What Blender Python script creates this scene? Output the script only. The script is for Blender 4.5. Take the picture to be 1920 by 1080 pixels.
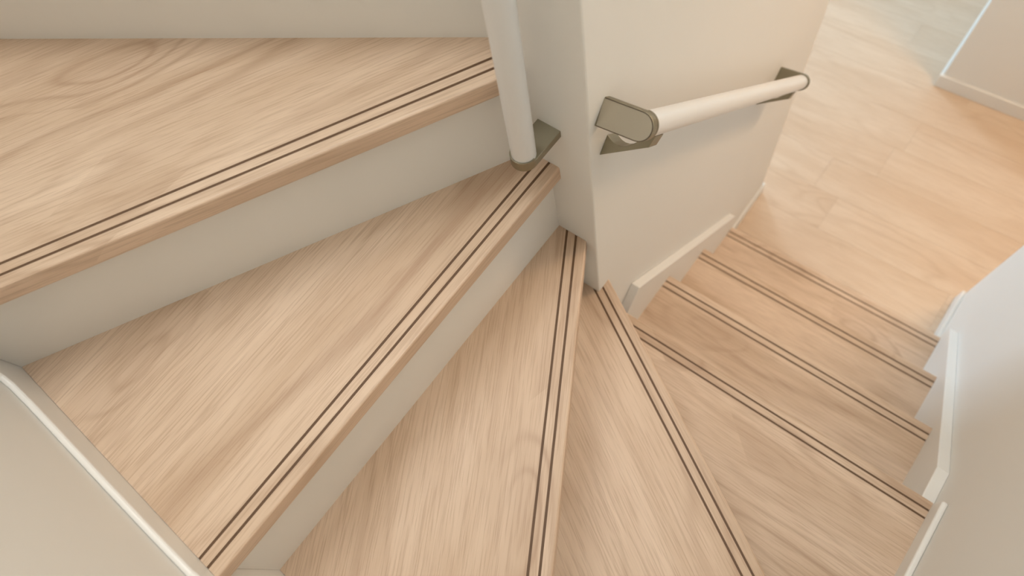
import bpy, bmesh, math, random
from mathutils import Vector, Matrix

random.seed(7)
for o in list(bpy.data.objects):
    bpy.data.objects.remove(o)
S = bpy.context.scene
COL = S.collection
R = math.radians

# ------------------------------------------------------------------ camera
cam_d = bpy.data.cameras.new('camera')
cam_d.sensor_width = 36.0
cam_d.lens = 1218.53 / 1920 * 36
cam_d.clip_start = 0.02
cam_d.dof.use_dof = True
cam_d.dof.focus_distance = 0.95
cam_d.dof.aperture_fstop = 3.0
cam = bpy.data.objects.new('camera', cam_d)
COL.objects.link(cam)
yaw, pitch, roll = 0.97307, 1.12396, -0.34520
fw = Vector((math.cos(yaw) * math.cos(pitch), math.sin(yaw) * math.cos(pitch), -math.sin(pitch)))
rt = Vector((math.sin(yaw), -math.cos(yaw), 0))
up = rt.cross(fw)
c_, s_ = math.cos(roll), math.sin(roll)
rt2 = rt * c_ + up * s_
up2 = up * c_ - rt * s_
M = Matrix((rt2, up2, -fw)).transposed().to_4x4()
M.translation = Vector((-0.4087, -0.3189, 2.1300))
cam.matrix_world = M
S.camera = cam

# ------------------------------------------------------------------ world, lights, exposure
S.view_settings.view_transform = 'Standard'
S.view_settings.look = 'None'
S.view_settings.gamma = 1.0
S.view_settings.use_curve_mapping = False
S.view_settings.exposure = 0.05

w = bpy.data.worlds.new('world')
S.world = w
w.use_nodes = True
bg = w.node_tree.nodes['Background']
bg.inputs['Color'].default_value = (0.80, 0.90, 1.0, 1)
bg.inputs['Strength'].default_value = 1.0


def area(name, loc, target, sx, sy, power, color):
    d = bpy.data.lights.new(name, 'AREA')
    d.shape = 'RECTANGLE'
    d.size, d.size_y = sx, sy
    d.energy = power
    d.color = color
    o = bpy.data.objects.new(name, d)
    COL.objects.link(o)
    o.location = loc
    o.rotation_euler = (Vector(target) - Vector(loc)).to_track_quat('-Z', 'Y').to_euler()
    return o


# fill lights added in the stairwell, and daylight through the hall window
area('stairwell_fill', (-0.28, 0.78, 4.32), (-0.30, 0.60, 0), 0.72, 1.2, 25, (1.0, 1.0, 0.98))  # added soft fill from above, no known roof window
area('side_wall_fill', (0.42, -0.700, 3.45), (0.42, 1.0, 3.05), 0.8, 1.0, 5, (1.0, 1.0, 0.98))  # added sideways fill, lifts the walls against the treads
area('lower_flight_fill', (0.58, -0.36, 4.32), (0.62, -0.36, 0), 0.5, 0.5, 9.5, (1.0, 0.98, 0.94))  # added fill from above to brighten the straight flight
area('hall_window_daylight', (3.85, 3.36, 1.3), (1.2, -0.1, 0.2), 0.85, 1.7, 122, (0.58, 0.78, 1.0))
# warm ceiling lamp of the hall (its fitting is built below)
area('hall_lamp_light', (1.38, -0.9, 2.25), (1.38, -0.9, 0), 0.3, 0.3, 14, (1.0, 0.67, 0.40))


# ------------------------------------------------------------------ materials
def new_mat(name):
    m = bpy.data.materials.new(name)
    m.use_nodes = True
    nt = m.node_tree
    for n in list(nt.nodes):
        nt.nodes.remove(n)
    out = nt.nodes.new('ShaderNodeOutputMaterial')
    b = nt.nodes.new('ShaderNodeBsdfPrincipled')
    nt.links.new(b.outputs['BSDF'], out.inputs['Surface'])
    return m, nt, b


class G:
    """tiny node-graph helper"""
    def __init__(self, nt):
        self.nt = nt

    def node(self, t, **kw):
        n = self.nt.nodes.new(t)
        for k, v in kw.items():
            setattr(n, k, v)
        return n

    def lk(self, a, b):
        if isinstance(a, (int, float)):
            b.default_value = a
        elif isinstance(a, tuple):
            b.default_value = a
        else:
            self.nt.links.new(a, b)

    def math(self, op, a, b=0.0, c=None, clamp=False):
        n = self.node('ShaderNodeMath', operation=op)
        n.use_clamp = clamp
        self.lk(a, n.inputs[0])
        self.lk(b, n.inputs[1])
        if c is not None:
            self.lk(c, n.inputs[2])
        return n.outputs[0]

    def vmath(self, op, a, b):
        n = self.node('ShaderNodeVectorMath', operation=op)
        self.lk(a, n.inputs[0])
        self.lk(b, n.inputs[1])
        return n.outputs[0]

    def noise(self, vec, scale, detail=2.0, rough=0.5, dist=0.0):
        n = self.node('ShaderNodeTexNoise')
        self.lk(vec, n.inputs['Vector'])
        n.inputs['Scale'].default_value = scale
        n.inputs['Detail'].default_value = detail
        n.inputs['Roughness'].default_value = rough
        n.inputs['Distortion'].default_value = dist
        return n.outputs['Fac']

    def ramp(self, fac, stops):
        n = self.node('ShaderNodeValToRGB')
        self.lk(fac, n.inputs['Fac'])
        e = n.color_ramp.elements
        while len(e) < len(stops):
            e.new(0.5)
        for i, (p, c) in enumerate(stops):
            e[i].position = p
            e[i].color = (c, c, c, 1) if isinstance(c, (int, float)) else (*c, 1)
        return n.outputs['Color']

    def mix(self, fac, a, b, mode='MIX'):
        n = self.node('ShaderNodeMix', data_type='RGBA', blend_type=mode)
        self.lk(fac, n.inputs[0])
        self.lk(a, n.inputs[6])
        self.lk(b, n.inputs[7])
        return n.outputs[2]


def srgb(r, g, b):
    f = lambda v: ((v / 255 + 0.055) / 1.055) ** 2.4 if v > 10 else v / 255 / 12.92
    return (f(r), f(g), f(b))


def paint(name, col, rough=0.5, bump=0.02, scale=900):
    m, nt, b = new_mat(name)
    g = G(nt)
    tc = g.node('ShaderNodeTexCoord').outputs['Object']
    big = g.noise(tc, 3.0, 3, 0.5)
    c = g.mix(big, (col[0] * 0.985, col[1] * 0.985, col[2] * 0.98, 1), (*col, 1))
    nt.links.new(c, b.inputs['Base Color'])
    b.inputs['Roughness'].default_value = rough
    bp = g.node('ShaderNodeBump')
    bp.inputs['Strength'].default_value = bump
    bp.inputs['Distance'].default_value = 0.001
    nt.links.new(g.noise(tc, scale, 2, 0.5), bp.inputs['Height'])
    nt.links.new(bp.outputs['Normal'], b.inputs['Normal'])
    return m


def wood(name, light, mid, dark, rough=0.45, contrast=1.0):
    """oak decor: grain along local X; the object property 'seed' shifts the pattern"""
    m, nt, b = new_mat(name)
    g = G(nt)
    tc = g.node('ShaderNodeTexCoord').outputs['Object']
    at = g.node('ShaderNodeAttribute', attribute_type='OBJECT', attribute_name='seed')
    off = g.vmath('MULTIPLY', at.outputs['Fac'], (3.7, 5.3, 0.0))
    n = g.node('ShaderNodeVectorMath', operation='SCALE')
    n.inputs[0].default_value = (3.7, 5.3, 0.31)
    g.lk(at.outputs['Fac'], n.inputs['Scale'])
    p = g.vmath('ADD', tc, n.outputs[0])
    # flatten z so that front edges carry on the face grain
    ps = g.vmath('MULTIPLY', p, (1.0, 1.0, 1.0))
    # broad tone bands along the grain
    tone = g.noise(g.vmath('MULTIPLY', ps, (1.3, 9.0, 9.0)), 1.0, 4, 0.6, 0.5)
    # knots: sparse stretched cells that bend the growth rings round them
    vor = g.node('ShaderNodeTexVoronoi')
    g.lk(g.vmath('MULTIPLY', ps, (3.6, 10.0, 10.0)), vor.inputs['Vector'])
    vor.inputs['Scale'].default_value = 1.0
    vor.inputs['Randomness'].default_value = 1.0
    d = vor.outputs['Distance']
    sep = g.node('ShaderNodeSeparateColor')
    g.lk(vor.outputs['Color'], sep.inputs[0])
    pick = g.math('GREATER_THAN', sep.outputs[0], 0.66)
    kn = g.math('MULTIPLY', g.math('EXPONENT', g.math('MULTIPLY', g.math('MULTIPLY', d, d), -7.5)), pick)
    # growth rings
    sx = g.node('ShaderNodeSeparateXYZ')
    g.lk(ps, sx.inputs[0])
    warp = g.noise(g.vmath('MULTIPLY', ps, (1.25, 5.5, 5.5)), 1.0, 2, 0.45, 0.35)
    ph = g.math('ADD', g.math('MULTIPLY', sx.outputs[1], 120.0), g.math('MULTIPLY', warp, 44.0))
    ph = g.math('ADD', ph, g.math('MULTIPLY', kn, 15.0))
    sn = g.math('MULTIPLY', g.math('ADD', g.math('SINE', ph), 1.0), 0.5)
    ring = g.math('POWER', sn, 4.0)
    rmask = g.ramp(g.noise(g.vmath('MULTIPLY', ps, (1.3, 7.0, 7.0)), 1.0, 2, 0.5), [(0.42, 0.10), (0.68, 1.0)])
    ring = g.math('MULTIPLY', ring, rmask)
    # pores and fine streaks
    por = g.ramp(g.noise(g.vmath('MULTIPLY', ps, (14.0, 420.0, 420.0)), 1.0, 2, 0.6), [(0.36, 1.0), (0.52, 0.0)])
    fine = g.ramp(g.noise(g.vmath('MULTIPLY', ps, (5.0, 120.0, 120.0)), 1.0, 3, 0.6), [(0.35, 0.0), (0.65, 1.0)])
    col = g.mix(g.ramp(tone, [(0.38, 0.0), (0.60, 1.0)]), (*mid, 1), (*light, 1))
    col = g.mix(g.math('MULTIPLY', ring, 0.46 * contrast), col, (*dark, 1))
    col = g.mix(g.math('MULTIPLY', kn, 0.26 * contrast), col, (*dark, 1))
    col = g.mix(g.math('MULTIPLY', fine, 0.08 * contrast), col, (*dark, 1))
    col = g.mix(g.math('MULTIPLY', por, 0.34 * contrast), col, (*dark, 1))
    nt.links.new(col, b.inputs['Base Color'])
    b.inputs['Roughness'].default_value = rough
    bp = g.node('ShaderNodeBump')
    bp.inputs['Strength'].default_value = 0.12
    bp.inputs['Distance'].default_value = 0.0008
    nt.links.new(por, bp.inputs['Height'])
    bp.invert = True
    nt.links.new(bp.outputs['Normal'], b.inputs['Normal'])
    return m


def metal(name, col, rough):
    m, nt, b = new_mat(name)
    g = G(nt)
    tc = g.node('ShaderNodeTexCoord').outputs['Object']
    v = g.noise(tc, 500, 2, 0.5)
    nt.links.new(g.mix(v, (col[0] * .94, col[1] * .94, col[2] * .94, 1), (*col, 1)), b.inputs['Base Color'])
    b.inputs['Metallic'].default_value = 1.0
    b.inputs['Roughness'].default_value = rough
    return m


M_WALL = paint('wall_paint', (0.84, 0.82, 0.772), 0.6, 0.03)
M_TRIM = paint('trim_paint', (0.83, 0.81, 0.765), 0.4, 0.01)
M_RAIL = paint('rail_lacquer', (0.77, 0.76, 0.74), 0.28, 0.0)
M_WOOD = wood('oak_decor', (0.72, 0.55, 0.405), (0.59, 0.425, 0.292), (0.34, 0.20, 0.115))
M_EDGE = wood('oak_decor_edge', (0.76, 0.57, 0.42), (0.66, 0.48, 0.34), (0.38, 0.24, 0.14))
M_FLOOR = wood('oak_floor', (0.74, 0.585, 0.44), (0.68, 0.515, 0.37), (0.46, 0.30, 0.18), 0.38, 0.6)
M_INLAY = paint('brown_inlay_rubber', (0.115, 0.058, 0.024), 0.6, 0.0)
M_JOINT = paint('joint_filler', (0.30, 0.19, 0.11), 0.8, 0.0)
M_METAL = metal('satin_nickel', (0.30, 0.27, 0.195), 0.42)
M_METAL2 = metal('satin_nickel_cover', (0.49, 0.45, 0.37), 0.45)
M_GAP = paint('bracket_joint', (0.10, 0.07, 0.05), 0.7, 0.0)


# ------------------------------------------------------------------ helpers
def finish(o, label=None, cat=None, group=None, kind=None):
    if label:
        o['label'] = label
    if cat:
        o['category'] = cat
    if group:
        o['group'] = group
    if kind:
        o['kind'] = kind
    return o


def link(name, bm, mat, parent=None, smooth=False):
    bmesh.ops.recalc_face_normals(bm, faces=bm.faces[:])
    me = bpy.data.meshes.new(name)
    bm.to_mesh(me)
    bm.free()
    me.materials.append(mat)
    if smooth:
        for f in me.polygons:
            f.use_smooth = True
    o = bpy.data.objects.new(name, me)
    COL.objects.link(o)
    if parent:
        o.parent = parent
    return o


def empty(name, loc, rz=0.0):
    o = bpy.data.objects.new(name, None)
    o.empty_display_size = 0.05
    o.location = loc
    o.rotation_euler = (0, 0, rz)
    COL.objects.link(o)
    return o


def prism(pts, vec, bm=None):
    """closed prism: polygon of 3-D points swept along vec"""
    bm = bm or bmesh.new()
    v = Vector(vec)
    a = [bm.verts.new(p) for p in pts]
    b = [bm.verts.new(Vector(p) + v) for p in pts]
    n = len(pts)
    bm.faces.new(a)
    bm.faces.new(b[::-1])
    for i in range(n):
        bm.faces.new((a[i], b[i], b[(i + 1) % n], a[(i + 1) % n]))
    return bm


def box(x0, x1, y0, y1, z0, z1, bm=None):
    return prism([(x0, y0, z0), (x1, y0, z0), (x1, y1, z0), (x0, y1, z0)], (0, 0, z1 - z0), bm)


def soften(o, wdt, seg=2, ang=40):
    m = o.modifiers.new('soft_edges', 'BEVEL')
    m.width = wdt
    m.segments = seg
    m.limit_method = 'ANGLE'
    m.angle_limit = R(ang)
    m.harden_normals = False
    return o


def struct(name, bm, mat, bevel=0.0):
    o = link(name, bm, mat)
    o['kind'] = 'structure'
    if bevel:
        soften(o, bevel)
    return o


def clip(poly, nx, ny, d):
    """keep the part of a 2-D polygon where nx*x+ny*y <= d"""
    out = []
    for i in range(len(poly)):
        a, b = poly[i], poly[(i + 1) % len(poly)]
        fa, fb = nx * a[0] + ny * a[1] - d, nx * b[0] + ny * b[1] - d
        if fa <= 0:
            out.append(a)
        if (fa < 0 < fb) or (fb < 0 < fa):
            t = fa / (fa - fb)
            out.append((a[0] + t * (b[0] - a[0]), a[1] + t * (b[1] - a[1])))
    res = []
    for q in out:
        if not res or (abs(q[0] - res[-1][0]) + abs(q[1] - res[-1][1])) > 1e-6:
            res.append(q)
    if len(res) > 1 and abs(res[0][0] - res[-1][0]) + abs(res[0][1] - res[-1][1]) < 1e-6:
        res.pop()
    return res


# ------------------------------------------------------------------ measured layout
H = 0.19                       # riser height
TT, OV = 0.0305, 0.0194        # tread thickness, nosing overhang
D1, D2, IW = 0.0182, 0.0348, 0.0040
XL = -0.7005                   # face of the left stringer
YRW = -0.705                   # face of the right stringer at the winders
YR, YL = -0.692, -0.021        # faces of the straight-flight stringers
WL, WR = -0.710, -0.716        # wall planes left and right
W1_END, W2_END = 0.980, 0.951
TOP, HALL = 4.4, 2.35

# ------------------------------------------------------------------ room shell
struct('wall_left', box(WL - 0.1, WL, WR - 0.1, 2.3, 0, TOP), M_WALL)
bm = bmesh.new()
box(WL, W2_END, WR - 0.1, WR, 0, 2.9, bm)
box(WL, 0.0, WR - 0.1, WR, 2.9, TOP, bm)
box(0.85, W2_END, WR - 0.1, WR, 2.9, TOP, bm)
box(0.0, 0.85, WR - 0.1, WR, 4.0, TOP, bm)  # opening made up to go with the sideways fill
struct('wall_right', bm, M_WALL)
sw = empty('window_added', (0.425, WR - 0.05, 2.9))  # unseen window, invented to house the sideways fill
sw['kind'] = 'structure'
bm = bmesh.new()
for a_ in ((-.425, -.375, 0, 1.1), (.375, .425, 0, 1.1), (-.375, .375, 0, .05), (-.375, .375, 1.05, 1.1)):
    box(a_[0], a_[1], -.03, .03, a_[2], a_[3], bm)
link('window_frame', bm, M_TRIM, sw)  # frame of the invented window
bm = prism([(0, 0, 0), (W1_END, 0, 0), (W1_END, 0.1, 0), (0.16, 0.1, 0), (0.16, 2.3, 0), (0.06, 2.3, 0), (0.06, 0.115, 0), (0, 0.115, 0)], (0, 0, TOP))
struct('wall_centre', bm, M_WALL, 0.003)
struct('wall_top', box(WL, 0.06, 2.3, 2.4, 0, TOP), M_WALL)
struct('wall_upper', box(W1_END, W1_END + 0.1, WR, 0.0, HALL + 0.1, TOP), M_WALL)
FX, FY = 1.736, -0.305         # corner of the block of wall in the hall
struct('wall_far', box(FX, 4.6, -2.4, FY, 0, HALL), M_WALL, 0.003)
struct('wall_corridor', box(W2_END - 0.1, W2_END, -2.4, WR - 0.1, 0, HALL), M_WALL)
struct('wall_corridor_end', box(W2_END, FX, -2.5, -2.4, 0, HALL), M_WALL)
struct('wall_hall_side', box(4.6, 4.7, FY, 3.4, 0, HALL), M_WALL)
bm = bmesh.new()
wx0, wx1, wz0, wz1 = 3.38, 4.32, 0.40, 2.20
box(0.16, wx0, 3.4, 3.5, 0, HALL, bm)
box(wx1, 4.7, 3.4, 3.5, 0, HALL, bm)
box(wx0, wx1, 3.4, 3.5, 0, wz0, bm)
box(wx0, wx1, 3.4, 3.5, wz1, HALL, bm)
struct('wall_window', bm, M_WALL)
win = empty('window_1', ((wx0 + wx1) / 2, 3.45, wz0))
win['kind'] = 'structure'
bm = bmesh.new()
hw, hh = (wx1 - wx0) / 2, wz1 - wz0
box(-hw, -hw + .05, -.03, .03, 0, hh, bm)
box(hw - .05, hw, -.03, .03, 0, hh, bm)
box(-.025, .025, -.03, .03, 0.05, hh - .05, bm)
box(-hw + .05, hw - .05, -.03, .03, 0, .05, bm)
box(-hw + .05, hw - .05, -.03, .03, hh - .05, hh, bm)
link('window_frame', bm, M_TRIM, win)
# ceilings: hall ceiling, and the stairwell ceiling with openings invented above the added fill lights
bm = bmesh.new()
box(W1_END, 4.7, -2.5, 3.5, HALL, HALL + 0.1, bm)
box(W2_END - 0.1, W1_END, -2.5, WR - 0.1, HALL, HALL + 0.1, bm)
box(0.16, W1_END, 0.1, 3.5, HALL, HALL + 0.1, bm)
struct('ceiling', bm, M_WALL)
bm = bmesh.new()
ox0, ox1, oy0, oy1 = -0.66, 0.10, 0.14, 1.42
box(WL - .1, ox0, WR - .1, 2.4, TOP, TOP + .1, bm)
box(ox1, W1_END + .15, -0.1, 2.4, TOP, TOP + .1, bm)
box(0.84, W1_END + .15, WR - .1, -0.1, TOP, TOP + .1, bm)
box(ox1, 0.84, WR - .1, -0.62, TOP, TOP + .1, bm)
box(ox0, ox1, WR - .1, oy0, TOP, TOP + .1, bm)
box(ox0, ox1, oy1, 2.4, TOP, TOP + .1, bm)
struct('ceiling_upper', bm, M_WALL)

# ------------------------------------------------------------------ hall floor of separate oak planks
floor = struct('floor', box(0.62, 4.7, -2.5, 3.5, -0.03, -0.0035), M_JOINT)
PW, PL = 0.148, 1.18
xx, row = 0.66, 0
while xx < 4.68:
    yy = -2.45 - random.uniform(0.0, PL)
    while yy < 3.45:
        y0, y1 = max(yy, -2.48), min(yy + PL, 3.48)
        if y1 - y0 > 0.06:
            g_ = 0.00022
            wd = min(PW, 4.69 - xx)
            L2, W2 = (y1 - y0) / 2 - g_, wd / 2 - g_
            bm = box(-L2, L2, -W2, W2, -0.0035, 0.0)
            pk = link('plank', bm, M_FLOOR, floor)
            pk.location = (xx + wd / 2, (y0 + y1) / 2, 0)
            pk.rotation_euler = (0, 0, math.pi / 2)
            pk['seed'] = random.uniform(0, 40)
        yy += PL
    xx += PW
    row += 1

# ------------------------------------------------------------------ baseboards
BH = 0.056
struct('baseboard_left', box(0.702, W1_END + 0.009, -0.007, 0.0, 0, BH), M_WALL, 0.002)
struct('baseboard_centre', box(W1_END, W1_END + 0.009, 0.0, 0.1, 0, BH), M_TRIM, 0.002)
struct('baseboard_right', box(0.712, W2_END + 0.006, WR, WR + 0.010, 0, BH), M_TRIM, 0.002)
struct('baseboard_far', prism([(FX - .010, -2.4, 0), (FX, -2.4, 0), (FX, FY, 0), (4.6, FY, 0), (4.6, FY + .010, 0),
                               (FX - .010, FY + .010, 0)], (0, 0, BH)), M_TRIM, 0.002)

# ------------------------------------------------------------------ stair steps
XS = XL                          # stringer face itself
XL = XL + 0.0004                 # steps stop a hair short of it
LSHAPE = [(XL, YRW + 0.0004), (1.0, YRW + 0.0004), (1.0, 0.0), (0.0, 0.0), (0.0, 1.6), (XL, 1.6)]
STRAIGHT = [(-0.2, YR), (1.0, YR), (1.0, YL), (-0.2, YL)]
STEPS = [  # key, level, angle of the outward normal, offset of the nosing line
    ('Y', 10, R(-180), 0.30), ('Z', 9, -2.6248, -0.0927 + OV), ('A', 8, -2.1010, -0.0778), ('B', 7, -1.5762, -0.0583),
    ('C', 6, -1.0465, -0.0178), ('D', 5, -0.5288, 0.0292),
    ('E', 4, 0.0, 0.0591), ('F', 3, 0.0, 0.2711), ('G', 2, 0.0, 0.4831), ('H', 1, 0.0, 0.6951)]
LAB = {
    'Z': 'topmost step, its white riser closing the back of the highest visible oak tread',
    'A': 'large oak tread at upper left with the vertical grab pole at its right end',
    'B': 'wide wedge-shaped oak winder tread, below the uppermost visible tread, ending under the grab pole',
    'C': 'narrow oak winder tread pointing straight down the picture beside the wall corner',
    'D': 'oak winder tread with its tip wrapping round the foot of the wall corner',
    'E': 'deepest oak tread at lower right, first with its nosing square to the straight flight',
    'F': 'second oak tread of the straight flight, third above the hall floor',
    'G': 'third oak tread of the straight flight, second above the hall floor',
    'H': 'lowest oak tread, one step above the hall floor',
}
SEED = {'Z': 3.1, 'A': 11.4, 'B': 5.25, 'C': 17.9, 'D': 8.6, 'E': 22.3, 'F': 28.7, 'G': 31.2, 'H': 36.9}


def local_prism(poly, base, rz, z0, z1):
    inv = Matrix.Rotation(-rz, 3, 'Z')
    pts = [inv @ (Vector((q[0], q[1], z0)) - base) for q in poly]
    return prism(pts, (0, 0, z1 - z0))


for i, (k, lev, a, n) in enumerate(STEPS):
    if k == 'Y':
        continue
    nx, ny = math.cos(a), math.sin(a)
    z = lev * H
    foot = STRAIGHT if k in 'FGH' else LSHAPE
    if k in 'ZABC':
        xr = -0.008 if k == 'A' else 0.0
        xa = 0.0595 if k in 'ZA' else xr
        foot = [(XL, YRW), (xr, YRW), (xr, 0.1155), (xa, 0.1155), (xa, 1.6), (XL, 1.6)]
    if k == 'E':
        foot = [(XL, YRW), (1.0, YRW), (1.0, 0.0), (-0.2, 0.0)]
    _, lev2, a2, n2 = STEPS[i - 1]
    mx, my = math.cos(a2), math.sin(a2)

    def band(d0, d1):
        """plan polygon between d0 and d1 behind the nosing line (d1 None: back to the riser above)"""
        q = clip(foot, nx, ny, n - d0)
        if d1 is not None:
            q = clip(q, -nx, -ny, -(n - d1))
        if k == 'Z':
            q = clip(q, 0, 1, 1.25)
        else:
            q = clip(q, -mx, -my, -(n2 - OV - 0.0005))   # up to the riser of the step above
        return q
    rz = a + math.pi / 2
    if k == 'Z':
        base = Vector((-0.35, 0.85, z - H))
    elif k in 'ABC':
        base = Vector((nx * (n - 0.1) + 0.3 * ny, ny * (n - 0.1) - 0.3 * nx, z - H))
    else:
        base = Vector((nx * (n - 0.1) + 0.35 * ny, ny * (n - 0.1) - 0.35 * nx, z - H))
    st = empty('stair_step', base, rz)
    finish(st, LAB[k], 'stair step', 'steps of the winding staircase')
    seed = SEED[k]
    parts = []
    if k != 'Z':
        parts += [('tread_board', D2 + IW / 2, None, 0.0), ('tread_strip', D1 + IW / 2, D2 - IW / 2, 0.0),
                  ('nosing', 0.0, D1 - IW / 2, 0.0), ('inlay', D1 - IW / 2, D1 + IW / 2, 0.0006),
                  ('inlay', D2 - IW / 2, D2 + IW / 2, 0.0006)]
    else:
        parts += [('tread_board', 0.0, None, 0.0)]
    for nm, d0, d1, dip in parts:
        q = band(d0, d1)
        bm = local_prism(q, base, rz, z - TT, z - dip)
        o = link(nm, bm, M_INLAY if nm == 'inlay' else M_WOOD, st)
        o['seed'] = seed
        if nm == 'inlay':
            o['label'] = 'dark brown inlay line'
        if nm == 'nosing':
            # eased front edges, and the band of edge decor on the front face
            me = o.data
            me.materials.append(M_EDGE)
            bm = bmesh.new()
            bm.from_mesh(me)
            fy = min(v.co.y for v in bm.verts)
            es = [e for e in bm.edges if all(abs(v.co.y - fy) < 1e-4 for v in e.verts)
                  and abs(e.verts[0].co.z - e.verts[1].co.z) < 1e-5]
            bmesh.ops.bevel(bm, geom=es, offset=0.0035, segments=3, affect='EDGES', profile=0.5)
            bm.normal_update()
            for f in bm.faces:
                if f.normal.y < -0.6:
                    f.material_index = 1
            bm.to_mesh(me)
            bm.free()
    # riser below the nosing: from the tread underneath up to the underside of this tread
    q = clip(foot, nx, ny, n - OV)
    q = clip(q, -nx, -ny, -(n - OV - 0.012))
    if k == 'Z':
        q = clip(q, 0, 1, 1.25)
    o = link('riser', local_prism(q, base, rz, z - H, z - TT), M_TRIM, st)
    o['label'] = 'white painted riser'

# ------------------------------------------------------------------ stringers
prof = [(YRW, 0.985), (-0.42, 0.985), (-0.385, 1.02), (-0.365, 1.172), (0.01, 1.172), (0.040, 1.20), (0.060, 1.36),
        (0.075, 1.366), (0.135, 1.370), (0.242, 1.375), (0.413, 1.381), (0.455, 1.385), (0.472, 1.391), (0.484, 1.405),
        (0.491, 1.43), (0.500, 1.54), (0.515, 1.556), (0.62, 1.56), (1.10, 1.56), (1.14, 1.60), (1.16, 1.75), (1.35, 1.75),
        (1.35, 1.05), (0.5, 0.85), (0.0, 0.6), (YRW, 0.5)]
o = link('stair_stringer', prism([(XS, y, z) for y, z in prof], (WL - XS, 0, 0)), M_TRIM)
soften(o, 0.004, 3)
finish(o, 'white stepped stringer along the left wall, rising in a curve at lower left', 'stringer')

prof = [(XS, 0.985), (-0.41, 0.985), (-0.385, 0.96), (-0.362, 0.815), (-0.10, 0.806), (0.0588, 0.800), (0.0588, 0.5), (XS, 0.5)]
o = link('stair_stringer', prism([(x, YRW, z) for x, z in prof], (0, WR - YRW, 0)), M_TRIM)
soften(o, 0.004, 3)
finish(o, 'low white stringer edging the deep tread at the bottom right corner', 'stringer')

prof = [(0.0598, 0.730), (0.138, 0.726), (0.655, 0.280), (0.71, 0.232), (0.71, 0.0), (0.0598, 0.0)]
o = link('stair_stringer', prism([(x, YR, z) for x, z in prof], (0, WR - YR, 0)), M_TRIM)
soften(o, 0.002)
finish(o, 'sloping white stringer down the right wall, its top edge lit by cool daylight', 'stringer')

prof = [(0.0598, 0.695), (0.121, 0.771), (0.690, 0.266), (0.700, 0.245), (0.700, 0.0), (0.0598, 0.0)]
o = link('stair_stringer', prism([(x, YL, z) for x, z in prof], (0, -YL, 0)), M_TRIM)
soften(o, 0.002)
finish(o, 'sloping white stringer at the foot of the wall below the sloping handrail', 'stringer')


# ------------------------------------------------------------------ rails and brackets
def tube(r, length, seg=40):
    """closed round bar along +Z from 0"""
    bm = bmesh.new()
    bmesh.ops.create_cone(bm, cap_ends=True, segments=seg, radius1=r, radius2=r, depth=length)
    bmesh.ops.translate(bm, verts=bm.verts[:], vec=(0, 0, length / 2))
    return bm


def d_shape(x0, r, cx, seg=20):
    """flat-backed, round-nosed outline in the XY plane: back at x0, nose centre at cx"""
    pts = [(x0, -r), (cx, -r)]
    for i in range(1, seg):
        t = -math.pi / 2 + math.pi * i / seg
        pts.append((cx + r * math.cos(t), r * math.sin(t)))
    pts += [(cx, r), (x0, r)]
    return pts


RR = 0.0168                  # rail radius
RO = 0.056                   # rail axis to wall
PT = 0.013                   # thickness of the end cap
PR = 0.0192                  # cap half width


def smooth_by_angle(o, ang=35):
    bm = bmesh.new()
    bm.from_mesh(o.data)
    for f in bm.faces:
        f.smooth = True
    for e in bm.edges:
        if len(e.link_faces) == 2:
            e.smooth = e.calc_face_angle() < R(ang)
    bm.to_mesh(o.data)
    bm.free()
    return o


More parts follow.
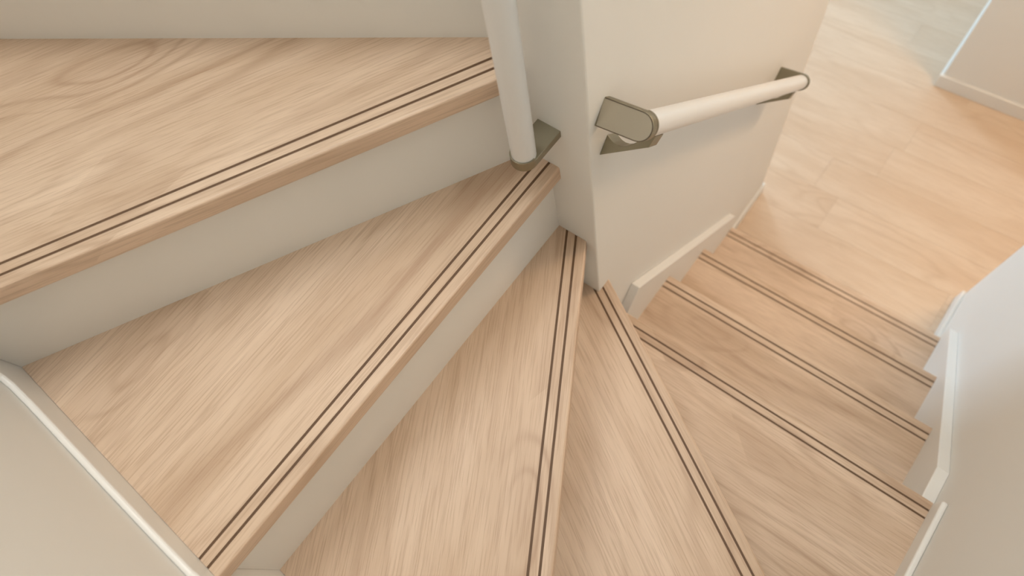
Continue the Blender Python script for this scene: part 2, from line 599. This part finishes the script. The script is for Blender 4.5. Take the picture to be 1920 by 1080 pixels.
def bracket(parent, z, flip, off, arm=True):
    """end bracket in rail space (X away from the wall, Z along the rail); flip=+1: the rail lies on the +Z side"""
    # cap body with a cup for the rail end
    zc0, zc1 = (z - PT, z) if flip > 0 else (z, z + PT)
    bk = link('bracket', prism([(x, y, zc0) for x, y in d_shape(-0.0016, PR, off)], (0, 0, PT)), M_METAL, parent)
    soften(bk, 0.0008, 2, 50)
    # cover plate let into the outer face, a hair proud, with its shadow joint round it
    zo = zc0 if flip > 0 else zc1
    s = -1 if flip > 0 else 1
    jt = link('cover_joint', prism([(x, y, zo) for x, y in d_shape(0.0003, PR - 0.0008, off)], (0, 0, s * 0.0003)), M_GAP, bk)
    cv = link('cover_plate', prism([(x, y, zo) for x, y in d_shape(0.0012, PR - 0.0018, off)], (0, 0, s * 0.0011)), M_METAL2, bk)
    # cup: half-round collar under the rail end, on the rail's side of the cap
    pts = []
    N = 24
    for i in range(N + 1):
        t = -math.pi / 2 + math.pi * i / N
        pts.append((off + PR * math.cos(t), PR * math.sin(t)))
    for i in range(N, -1, -1):
        t = -math.pi / 2 + math.pi * i / N
        pts.append((off + (RR + 0.0004) * math.cos(t), (RR + 0.0004) * math.sin(t)))
    link('rail_cup', prism([(x, y, z) for x, y in pts], (0, 0, flip * 0.004)), M_METAL, bk)
    if arm:
        # support arm: broad at the wall, sweeping out under the rail (in rail space -Y is down)
        outline = [(0.0, 0.0385)]
        for i in range(1, 10):
            t = i / 9
            outline.append((0.0565 * t, 0.0385 + 0.0075 * math.sin(math.pi * min(1.0, t * 1.25)) - 0.0235 * t ** 3))
        outline += [(0.0635, 0.0115), (0.0605, 0.0290), (0.0565, 0.0315), (0.0, 0.0686)]
        ct, sn_ = math.cos(R(5.0)), math.sin(R(5.0))
        outline = [(x * ct - y * sn_, y * ct + x * sn_) for x, y in outline]
        am = link('support_arm', prism([(x, y, z + flip * 0.041) for x, y in outline], (0, 0, flip * 0.028)), M_METAL, bk)
        soften(am, 0.0008, 2, 50)
    return bk


# vertical grab pole on the left face of the wall corner
gp = empty('grab_pole', (0.0, 0.0665, 1.421), math.pi)      # local X points away from the wall (to -X)
finish(gp, 'white vertical grab pole with satin metal end bracket on the shaded wall face', 'grab rail')
o = link('rail', tube(RR, 1.05), M_RAIL, gp)
o.location = (RO, 0, 0.0)
gp.rotation_euler = (R(-1.8), R(-0.8), math.pi)
smooth_by_angle(o)
bracket(gp, 0.003, 1, RO, False)
bracket(gp, 1.047, -1, RO, False)

# sloping handrail on the lit wall face
sl = math.atan(0.889) - 0.009
dirv = Vector((math.cos(sl), 0, -math.sin(sl)))             # along the rail, down the stairs
TILT = R(5.0)                                               # the brackets lean up a little
ay0 = dirv.cross(Vector((0, -1, 0)))
ax = Vector((0, -1, 0)) * math.cos(TILT) - ay0 * math.sin(TILT)
ay = dirv.cross(ax)
start = Vector((0.0245, 0.0, 1.468)) + dirv * PT
hr = empty('handrail', start)
finish(hr, 'white sloping handrail held by two satin metal brackets on the lit wall', 'handrail')
hr.matrix_world = Matrix((ax, ay, dirv)).transposed().to_4x4() @ Matrix.Identity(4)
hr.location = start
LEN = 0.935
o = link('rail', tube(RR, LEN - 0.006), M_RAIL, hr)
o.location = (RO, 0, 0.003)
smooth_by_angle(o)
bracket(hr, 0.0, 1, RO, True)
bracket(hr, LEN - 0.003, -1, RO, True)

# ------------------------------------------------------------------ hall ceiling lamp (source of the warm light)
lp = empty('ceiling_lamp', (1.38, -0.9, HALL))
finish(lp, 'round white ceiling lamp in the hall corridor', 'lamp')
bm = bmesh.new()
bmesh.ops.create_cone(bm, cap_ends=True, segments=32, radius1=0.17, radius2=0.18, depth=0.05)
o = link('lamp_housing', bm, M_TRIM, lp)
o.location = (0, 0, -0.0255)
